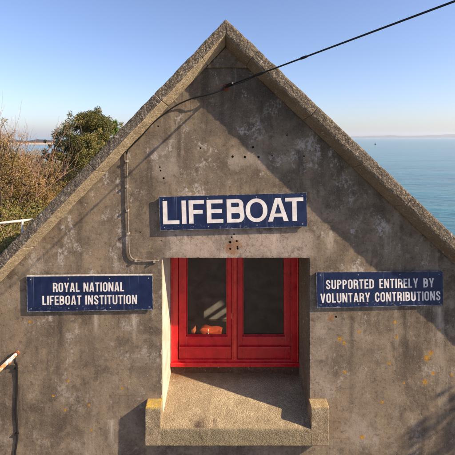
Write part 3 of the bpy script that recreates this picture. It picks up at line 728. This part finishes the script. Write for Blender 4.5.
# ------------------------------------------------------------------ inside the room, seen through the left pane
tb=empty('table',(-.2,1.6,H-3.395)); tag(tb,'dark wooden table inside the room behind the left pane','table')
tz=H-2.60
MB().box((-.62,1.35,tz-.04),(.55,2.02,tz)).build('table_top',M['wood'],tb,bevel=.004)
for x in (-.58,.47):
    for y in (1.39,1.94): MB().box((x,y,H-3.395),(x+.05,y+.05,tz-.041)).build('leg',M['wood'],tb)
bd=MB().box((-.34,2.0,tz+.004),(.14,2.02,tz+.30)); tag(bd.build('board',M['board'],None,bevel=.003,origin=(-.1,2.01,tz)),'pale board catching a striped sun patch inside the left pane','board')
def bag(name,c,size,mat,label,cat):
    o=empty(name,c); tag(o,label,cat,'orange gear behind the left pane')
    x,y,z=c; a,b,h=size
    V=[];F=[];nu,nv=28,16
    for i in range(nv+1):
        for k in range(nu):
            th=2*math.pi*k/nu; ph=-math.pi/2+math.pi*i/nv
            sp=lambda t,p: math.copysign(abs(t)**(p*.45),t)
            v=Vector((sp(math.cos(th),.45)*sp(math.cos(ph),.4)*a/2,sp(math.sin(th),.45)*sp(math.cos(ph),.4)*b/2,sp(math.sin(ph),.5)*h/2+h/2))
            v+=mn.noise_vector(v*15+Vector((a*90,0,0)))*.034; v.z=max(0,v.z); V.append((x+v.x,y+v.y,z+v.z))
    for i in range(nv):
        for k in range(nu): F.append((i*nu+k,i*nu+(k+1)%nu,(i+1)*nu+(k+1)%nu,(i+1)*nu+k))
    mesh_obj('body',V,F,mat,o,smooth=True)
    MB().tube(smooth_path([(x-a*.12,y-b*.50,z+.01),(x-a*.12,y-b*.54,z+h*.6),(x-a*.12,y-b*.3,z+h*1.02)],6),.009,6).build('strap',M['white'],o,smooth=True)
    return o
bag('life_jacket',(-.47,1.62,tz+.003),(.09,.12,.16),M['orange2'],'small upright orange bundle at the left edge of the left pane','bag')
bag('kit_bag',(-.22,1.62,tz+.003),(.27,.14,.085),M['orange'],'low orange kit bag with a pale strap behind the left pane','bag')

# ------------------------------------------------------------------ ground, sea, far land
def gz(x,y):
    bank=H-2.25+.055*max(-2,min(y,11))
    if x<-3: bank+= .10*math.sin(x*1.3+y*.7)+.05*max(0,min(6,-x-4))
    if y<-.4: bank=max(GZ,bank-(-.4-y)*1.1)
    if y>12.5: bank-= (y-12.5)*1.1
    apron=GZ
    if x>5.5: apron-=(x-5.5)*1.0
    if y>8: apron-=(y-8)*1.05
    f=min(1,max(0,(-2.78-x)/.25))
    z=apron*(1-f)+bank*f
    if x<-24: z-=(-24-x)*.5
    if y<-25: z-=0
    rough=.05*mn.noise(Vector((x*.9,y*.9,0))) if (x<-3.1 or y>6.5 or x>5.6) else 0
    return max(-3,z+rough*2)
xs=np.concatenate([np.arange(-60,-12,1.5),np.arange(-12,-3.2,.3),np.arange(-3.2,-2.4,.1),np.arange(-2.4,30,.6)]); ys=np.concatenate([np.arange(-40,-2,1.5),np.arange(-2,16,.3),np.arange(16,40,1.)])
V=[(x,y,gz(x,y)) for y in ys for x in xs]; nx=len(xs)
F=[(j*nx+i,j*nx+i+1,(j+1)*nx+i+1,(j+1)*nx+i) for j in range(len(ys)-1) for i in range(nx-1)]
def mat_ground():
    t=NT('earth_and_apron'); n=t.noise(2.5,8,.65); n2=t.noise(20,6,.7); X,Y,Z=t.xyz()
    soil=t.mix(t.ramp(n,.35,.65),(.07,.055,.025),(.16,.13,.06)); con=t.mix(t.ramp(n2,.35,.7),(.17,.15,.125),(.27,.24,.20))
    flat=t.math('MULTIPLY',t.ramp(X,-3.05,-2.95),t.ramp(Z,GZ-.6,GZ-.1))
    t.out(t.mix(flat,soil,con),.95,.1); t.bump((n2,.4,.02)); return t.m
gr=mesh_obj('ground',V,F,mat_ground()); tag(gr,kind='structure')
def mat_sea():
    t=NT('sea_water'); X,Y,Z=t.xyz()
    sw=t.noise(.055,5,.55,.3,co=t.scaled((.45,1.4,1))); rp=t.noise(.42,6,.6,.4,co=t.scaled((.55,1.25,1))); fi=t.noise(2.2,4,.6,.2,co=t.scaled((.7,1.2,1)))
    c=t.mix(t.ramp(sw,.35,.65),(.014,.100,.125),(.024,.142,.165))
    t.out(c,.16,.5); t.b.inputs['IOR'].default_value=1.33
    t.bump((sw,.6,1.4),(rp,.8,.34),(fi,.5,.06)); return t.m
sea=mesh_obj('sea',[(-9000,-300,0),(9000,-300,0),(9000,9200,0),(-9000,9200,0)],[(0,1,2,3)],mat_sea()); tag(sea,kind='structure')
def ridge(name, x0,x1,y,depth,hf,mat,step):
    xs=np.arange(x0,x1+step,step); V=[];F=[]
    prof=[(0,-.5/1),(.05,.02),(.25,.55),(.5,.9),(.75,.6),(1,-.5)]
    for x in xs:
        h=hf(x)
        for (u,k) in prof:
            V.append((x,y+depth*u+.15*depth*mn.noise(Vector((x/depth*2,u,3))), (h*k+h*.22*mn.noise(Vector((x/(depth*.22),u*5,1)))*(k>.1)) if k>0 else -3))
    n=len(prof)
    for i in range(len(xs)-1):
        for j in range(n-1): F.append((i*n+j,(i+1)*n+j,(i+1)*n+j+1,i*n+j+1))
    o=mesh_obj(name,V,F,mat,smooth=True); tag(o,kind='structure'); return o
M['farland']=simple('far_fields',(.10,.085,.075),.95,.1,0,.4,.004,.0)
M['spit']=simple('spit_woods',(.075,.055,.05),.95,.1,0,.4,.05,.0)
M['sand']=simple('pale_sand',(.50,.38,.26),.9,.1,0,.2,.1,.0)
def hfar(x):
    u=x/6000*FPX+CX
    h=52*min(1,max(0,(u-335)/45)) if u>335 else 0
    h=h*(.75+.35*mn.noise(Vector((x/900,0,0))))+ 46*max(0,min(1,(u-425)/60))
    return max(1.,h)
ridge('headland',1700,5600,6000,900,hfar,M['farland'],60)
ridge('spit',-620,-150,600,90,lambda x:7.0+2.6*mn.noise(Vector((x/30,0,0)))+1.8*mn.noise(Vector((x/7,2,0))),M['spit'],3)
bh=mesh_obj('beach',[(x,y,z) for x in np.arange(-620,-149,10) for (y,z) in ((548+4*math.sin(x*.05),-.4),(575,1.1),(612,2.2))],[(3*i+j,3*i+3+j,3*i+4+j,3*i+1+j) for i in range(47) for j in range(2)],M['sand'],smooth=True); tag(bh,kind='structure')
# tiny boat on the water
bp=P(375.3,144.6,12*FPX/7.6); bp.z=0
bo=empty('boat',bp); tag(bo,'tiny dark boat far out on the sea right of the gable','boat')
hull=MB(); hv=[];prof=[(-2.4,.55),(-2.0,.9),(0,1.05),(1.5,.8),(2.6,.05)]
for (x,w) in prof: hv+=[(bp.x+x*.5,bp.y-w,.85),(bp.x+x*.5,bp.y-w*.6,-.1),(bp.x+x*.5,bp.y+w*.6,-.1),(bp.x+x*.5,bp.y+w,.85)]
hf_=[(4*i+j,4*i+4+j,4*i+4+(j+1)%4,4*i+(j+1)%4) for i in range(4) for j in range(4)]+[(3,2,1,0),(16,17,18,19)]
hull.add(hv,hf_); M['boatdark']=simple('dark_boat_paint',(.03,.035,.05),.5,.3); hull.build('hull',M['boatdark'],bo)
MB().tube([(bp.x,bp.y,.8),(bp.x,bp.y,4.2)],.09,6).build('mast',M['boatdark'],bo)
MB().box((bp.x-.6,bp.y-.5,.86),(bp.x+.35,bp.y+.5,1.9)).build('wheelhouse',M['boatdark'],bo,bevel=.08)

# ------------------------------------------------------------------ vegetation
def leaves_obj(name, pts, size, mat, parent=None, tint=None, aspect=.5, origin=None, up=0., curl=.25):
    """many small folded leaf faces at given points"""
    pts=np.asarray(pts); n=len(pts)
    d=NP.normal(size=(n,3)); d[:,2]+=up; d/=np.linalg.norm(d,axis=1)[:,None]
    e=NP.normal(size=(n,3)); e-= (e*d).sum(1)[:,None]*d; e/=np.linalg.norm(e,axis=1)[:,None]
    nn=np.cross(d,e)
    s=(np.asarray(size)*NP.uniform(.6,1.35,n))[:,None]
    a=pts-d*s*.5; b=pts+e*s*aspect*.5+nn*s*curl*.3; c=pts+d*s*.5; f=pts-e*s*aspect*.5+nn*s*curl*.3
    V=np.stack([a,b,c,f],1).reshape(-1,3); F=np.arange(4*n).reshape(-1,4)
    org=np.array(parent_origin(parent)) if parent is not None else (np.array(origin) if origin is not None else np.zeros(3))
    V=V-org
    me=bpy.data.meshes.new(name); me.vertices.add(4*n); me.vertices.foreach_set('co',V.ravel())
    me.loops.add(4*n); me.loops.foreach_set('vertex_index',F.ravel()); me.polygons.add(n); me.polygons.foreach_set('loop_start',np.arange(0,4*n,4))
    me.update(calc_edges=True)
    at=me.attributes.new('tint','FLOAT','FACE'); at.data.foreach_set('value',np.clip(tint if tint is not None else NP.random(n),0,1).astype(np.float32))
    me.materials.append(mat); o=bpy.data.objects.new(name,me)
    if parent is None: o.location=org
    return link(o,parent)
def grow(mb, p, d, L, r, depth, rng, spread=.5, tips=None, kids=(2,3), bendy=.18, lift=.1):
    pts=[p]; k=4
    for i in range(k):
        d=(d+Vector((rng.gauss(0,bendy),rng.gauss(0,bendy),rng.gauss(0,bendy)*.6+lift*.3))).normalized(); pts.append(pts[-1]+d*L/k)
    mb.tube(pts,r,5 if depth<2 else 6,r*.55,cap=False)
    if tips is not None: tips.append((pts[-1],depth)); tips.append((pts[-2],depth))
    if depth<=0: return
    for _ in range(rng.randint(*kids)):
        j=rng.randint(2,k); q=pts[j]
        dd=(d+Vector((rng.gauss(0,spread),rng.gauss(0,spread),rng.gauss(0,spread*.6)+lift))).normalized()
        grow(mb,q,dd,L*rng.uniform(.55,.85),r*(.62 if j<k else .55),depth-1,rng,spread,tips,kids,bendy,lift)
def tree(name,base,height,crown,nleaf,leafsize,mat,label,cat,seed,group=None,lobes=9,asp=.5,trunk_r=.06):
    """crown=(rx,ry,rz); tapered trunk with limbs, leaf clumps round the limb tips"""
    rng=random.Random(seed); base=Vector(base); o=empty(name,base); tag(o,label,cat,group)
    mb=MB(); tips=[]
    rx,ry,rz=crown; cz=base.z+height-rz
    top=Vector((base.x+rng.uniform(-.1,.1),base.y,cz))
    mb.tube([base-Vector((0,0,.1)),base.lerp(top,.35)+Vector((rng.uniform(-.05,.05),0,0)),base.lerp(top,.7),top],trunk_r,8,trunk_r*.5)
    cl=[]
    for i in range(lobes):
        th=rng.uniform(0,2*math.pi); ph=math.asin(rng.uniform(-.75,1)); rr=rng.uniform(.55,1.0)
        c=Vector((top.x+rx*rr*math.cos(th)*math.cos(ph),top.y+ry*rr*math.sin(th)*math.cos(ph),cz+rz*rr*math.sin(ph)))
        cl.append(c); s=base.lerp(top,rng.uniform(.4,1)); m=s.lerp(c,.5)+Vector((rng.gauss(0,.05),rng.gauss(0,.05),.06))
        mb.tube([s,m,c],trunk_r*.4,6,.008,cap=False)
        for k in range(5):
            e=c+Vector((rng.gauss(0,rx*.22),rng.gauss(0,ry*.22),rng.gauss(0,rz*.22))); mb.tube([m.lerp(c,rng.uniform(.3,1)),c.lerp(e,.5)+Vector((0,0,.02)),e],.010,5,.003,cap=False); tips.append(e)
    mb.build('trunk',M['bark'],o,smooth=True)
    P_=[];T_=[]
    tw=[]
    for c in cl: tw.append((c,rng.uniform(.16,.30)*min(rx,rz)*1.25))
    for e in tips: tw.append((e,rng.uniform(.10,.22)*min(rx,rz)))
    wts=np.array([w[1]**2 for w in tw]); wts/=wts.sum(); cnt=NP.multinomial(nleaf,wts)
    for (c,s),k in zip(tw,cnt):
        q=NP.normal(size=(k,3)); q/=np.linalg.norm(q,axis=1)[:,None]; q*= (NP.random(k)**.45*s)[:,None]
        P_.append(np.array(c)+q); tt=rng.gauss(.42,.18); T_.append(tt+NP.normal(size=k)*.13)
    leaves_obj('crown',np.concatenate(P_),leafsize,mat,o,np.concatenate(T_),asp,up=.2)
    return o
# evergreen tree behind the left coping
def at(px,py,Z): return P(px,py,Z)
b=at(89,160,12.); tree('evergreen_tree',(b.x,b.y,gz(b.x,b.y)),at(89,113,12).z-gz(b.x,b.y),(1.22,1.0,.80),42000,.048,M['oak'],'bushy olive green evergreen tree rising behind the left coping','tree',4,lobes=34,trunk_r=.07)
b=at(64,160,10.6); tree('dark_shrub',(b.x,b.y,gz(b.x,b.y)),at(64,139,10.6).z-gz(b.x,b.y),(.48,.5,.45),5200,.05,M['darkleaf'],'low dark leafy shrub left of the evergreen tree','shrub',9,lobes=8,trunk_r=.03)
b=at(88,150,10.2); tree('olive_shrub',(b.x,b.y,gz(b.x,b.y)),at(88,133,10.2).z-gz(b.x,b.y),(.95,.6,.66),13000,.05,M['oak'],'rounded yellow green shrub in front of the evergreen tree, against the coping','shrub',12,lobes=15,trunk_r=.03)
# bright spiky plant
b=at(114,140,13); base=Vector((b.x,b.y,gz(b.x,b.y))); top=at(114.5,127,13)
pl=empty('spiky_plant',base); tag(pl,'bright green spiky leaved plant peeping over the coping beside the evergreen tree','plant')
MB().tube([base,base.lerp(top,.5)+Vector((.03,0,0)),top],.06,8,.045).build('trunk',M['bark'],pl,smooth=True)
V=[];F=[];T=[]
for i in range(420):
    th=R.uniform(0,2*math.pi); el=R.uniform(-1.1,1.45); L=R.uniform(.25,.42); d=Vector((math.cos(th)*math.cos(el),math.sin(th)*math.cos(el),math.sin(el)))
    sd=d.cross(Vector((0,0,1))); sd=(sd if sd.length>1e-3 else Vector((1,0,0))).normalized()*R.uniform(.016,.028)
    n0=len(V); 
    for k in range(5):
        u=k/4; c=top+d*L*u-Vector((0,0,.22*L*u*u)); w=(1-u)**.6*(.5+1.2*u if u<.4 else 1)
        V+= [c-sd*w,c+sd*w]
    for k in range(4): F.append((n0+2*k,n0+2*k+1,n0+2*k+3,n0+2*k+2)); T.append(R.random())
o=mesh_obj('crown',V,F,M['spike'],pl); a=o.data.attributes.new('tint','FLOAT','FACE'); a.data.foreach_set('value',T)
# bare reddish shrubs
for i,(px,top_,Z,sd,lab) in enumerate(((3,114,7.6,2,'bare reddish shrub at the left picture edge with fine upright twigs'),(22,104,8.6,5,'tallest bare shrub with fanning twigs standing against the sky'),(41,122,9.6,8,'bare shrub with one long branch leaning towards the evergreen tree'))):
    b=at(px,185,Z); base=Vector((b.x,b.y,gz(b.x,b.y))); hgt=at(px,top_,Z).z-base.z
    rng=random.Random(sd); o=empty('bare_shrub',base); tag(o,lab,'shrub','bare shrubs on the left bank')
    mb=MB()
    for k in range(5):
        d=Vector((rng.gauss(0,.32),rng.gauss(0,.3),1)).normalized()
        grow(mb,base+Vector((rng.gauss(0,.07),rng.gauss(0,.07),-.05)),d,hgt*rng.uniform(.36,.50),.013,3,rng,.34,None,(2,3),.13,.22)
    if i==2:
        a=at(44,158,Z); e=at(62,122,Z); mb.tube(smooth_path([a,a.lerp(e,.35)+Vector((0,0,-.03)),a.lerp(e,.7)+Vector((0,0,.02)),e],4),.016,6,.006)
    mb.build('branches',M['redbark'],o,smooth=True)
# golden dry shrubs filling the left edge
for (px,tp,Z,rx,sd,lab) in ((2,124,7.4,.62,51,'golden dry shrub filling the left picture edge'),(20,138,8.2,.52,54,'low golden dry shrub right of the one at the left picture edge'),(-14,118,8.0,.7,57,'tallest golden dry shrub, cut by the left picture edge'),(44,164,8.8,.5,60,'small golden dry shrub below the sliver of water')):
    b=at(px,185,Z); z0=gz(b.x,b.y); h_=at(px,tp,Z).z-z0
    tree('dry_shrub',(b.x,b.y,z0),h_,(rx,.6,h_*.46),int(17000*rx),.036,M['goldleaf'],lab,'shrub',sd,'golden dry shrubs on the left bank',lobes=16,asp=.28,trunk_r=.03)
# bramble and dry grass covering the bank (uncountable)
def scrub():
    n=105000
    x=-3.15-NP.random(n)**1.15*9.0; y=-.3+NP.random(n)*13.2
    keep=[]; pts=np.zeros((n,3)); tint=np.zeros(n); 
    for i in range(n):
        xx,yy=x[i],y[i]
        v=Vector((xx*1.1,yy*1.1,0)); hgt=.42+.34*mn.noise(v)+.22*mn.noise(v*2.7)
        hgt=max(.12,hgt)+.22*min(1,max(0,(-xx-3.6)/1.5))*min(1,max(0,(yy-2)/4))
        u=NP.random()**.55
        pts[i]=(xx,yy,gz(xx,yy)+hgt*u)
        warm=.5+.55*mn.noise(Vector((xx*.7+9,yy*.7,2)))+.25*mn.noise(Vector((xx*3,yy*3,5)))
        left=min(1,max(0,(-xx-4.1)/3.0))
        tint[i]=.14+.34*warm+.34*left*u**.5+NP.normal()*.12
    o=leaves_obj('scrub',pts,.052,M['scrubleaf'],None,tint,.55,origin=(-6,6,H-2),up=.2); tag(o,kind='stuff')
    mb=MB(); T=[]
    for i in range(5200):
        xx=-3.2-R.random()**1.1*8.0; yy=R.uniform(-.2,12.6); z=gz(xx,yy)
        left=min(1,max(0,(-xx-4.0)/2.6)); 
        L=R.uniform(.25,.6)+.65*left*R.random()
        d=Vector((R.gauss(0,.55),R.gauss(0,.55),1)).normalized(); p=Vector((xx,yy,z)); q=p+d*L*.6; e=q+(d+Vector((R.gauss(0,.4),R.gauss(0,.4),-.4))).normalized()*L*.5
        f0=len(mb.f); mb.tube([p,q,e],R.uniform(.0025,.006),3,.0018,cap=False); T+= [R.random()]*(len(mb.f)-f0)
    o2=mb.build('dry_stems',M['drystem'],None,origin=(-6,6,H-2)); a=o2.data.attributes.new('tint','FLOAT','FACE'); a.data.foreach_set('value',T); tag(o2,kind='stuff')
scrub()
# white rusty handrail on the bank
hr=empty('handrail',at(15,228,5.6)); tag(hr,'flaking white handrail with a short post among the brambles behind the left coping','railing')
MB().tube([at(-60,226.2,5.5),at(0,223.2,5.6),at(32.5,219.6,5.7)],.020,8).build('rail',M['rail'],hr,smooth=True)
for px,py in ((22.5,221),(-22,224.3)):
    a=at(px,py,5.66 if px>0 else 5.56); MB().tube([a,Vector((a.x,a.y,gz(a.x,a.y)-.1))],.016,8).build('post',M['rail'],hr,smooth=True)
# tree to the right of the yard whose shade falls on the lower right of the gable
tree('yard_tree',(5.45,-1.0,gz(5.45,-1)),H-.35-gz(5.45,-1),(1.0,.9,.95),9000,.085,M['oak'],'leafy tree standing to the right of the gable outside the picture','tree',21,lobes=18,trunk_r=.09)

# ------------------------------------------------------------------ air
def haze():
    m=bpy.data.materials.new('sea_air'); m.use_nodes=True; t=m.node_tree; t.nodes.clear()
    o=t.nodes.new('ShaderNodeOutputMaterial'); v=t.nodes.new('ShaderNodeVolumePrincipled'); v.inputs['Color'].default_value=(.85,.94,1,1); v.inputs['Density'].default_value=HAZE; v.inputs['Anisotropy'].default_value=.2
    t.links.new(v.outputs[0],o.inputs['Volume'])
    b=MB().box((-9100,-400,-4),(9100,9300,118)).build('haze',m,None); tag(b,kind='stuff'); return b
HAZE=1.5e-4
haze()

# ------------------------------------------------------------------ light, sky, camera
sd=Vector((KX,-1,KZ)).normalized()
sun=bpy.data.lights.new('sun','SUN'); sun.energy=5.0; sun.angle=math.radians(.53); sun.color=(1,.83,.62)
so=bpy.data.objects.new('sun',sun); so.rotation_euler=sd.to_track_quat('Z','Y').to_euler(); so.location=(20,-10,30); link(so)
w=bpy.data.worlds.new('World'); S.world=w; w.use_nodes=True; nt=w.node_tree
sky=nt.nodes.new('ShaderNodeTexSky'); sky.sky_type='NISHITA'; sky.sun_disc=False
sky.sun_elevation=math.asin(sd.z); sky.sun_rotation=math.atan2(sd.x,sd.y); sky.altitude=0; sky.air_density=1.0; sky.dust_density=1.0; sky.ozone_density=3.2
bg=nt.nodes['Background']; bg.inputs['Strength'].default_value=.104; tn=nt.nodes.new('ShaderNodeMix'); tn.data_type='RGBA'; tn.blend_type='MULTIPLY'; tn.inputs[0].default_value=1; tn.inputs[7].default_value=(.98,.935,1.05,1); nt.links.new(sky.outputs[0],tn.inputs[6]); nt.links.new(tn.outputs[2],bg.inputs[0])
cam=bpy.data.cameras.new('camera'); co=bpy.data.objects.new('camera',cam); co.location=(0,-ZW,H); co.rotation_euler=(math.pi/2,0,0); link(co)
cam.sensor_width=36; cam.sensor_fit='HORIZONTAL'; cam.lens=36*FPX/455; cam.shift_y=-(227.5-HY)/455; cam.clip_start=.05; cam.clip_end=20000
S.camera=co
S.view_settings.view_transform='Standard'; S.view_settings.look='None'; S.view_settings.exposure=.90; S.view_settings.gamma=1; S.view_settings.use_curve_mapping=False
S.render.resolution_x=1024; S.render.resolution_y=1024
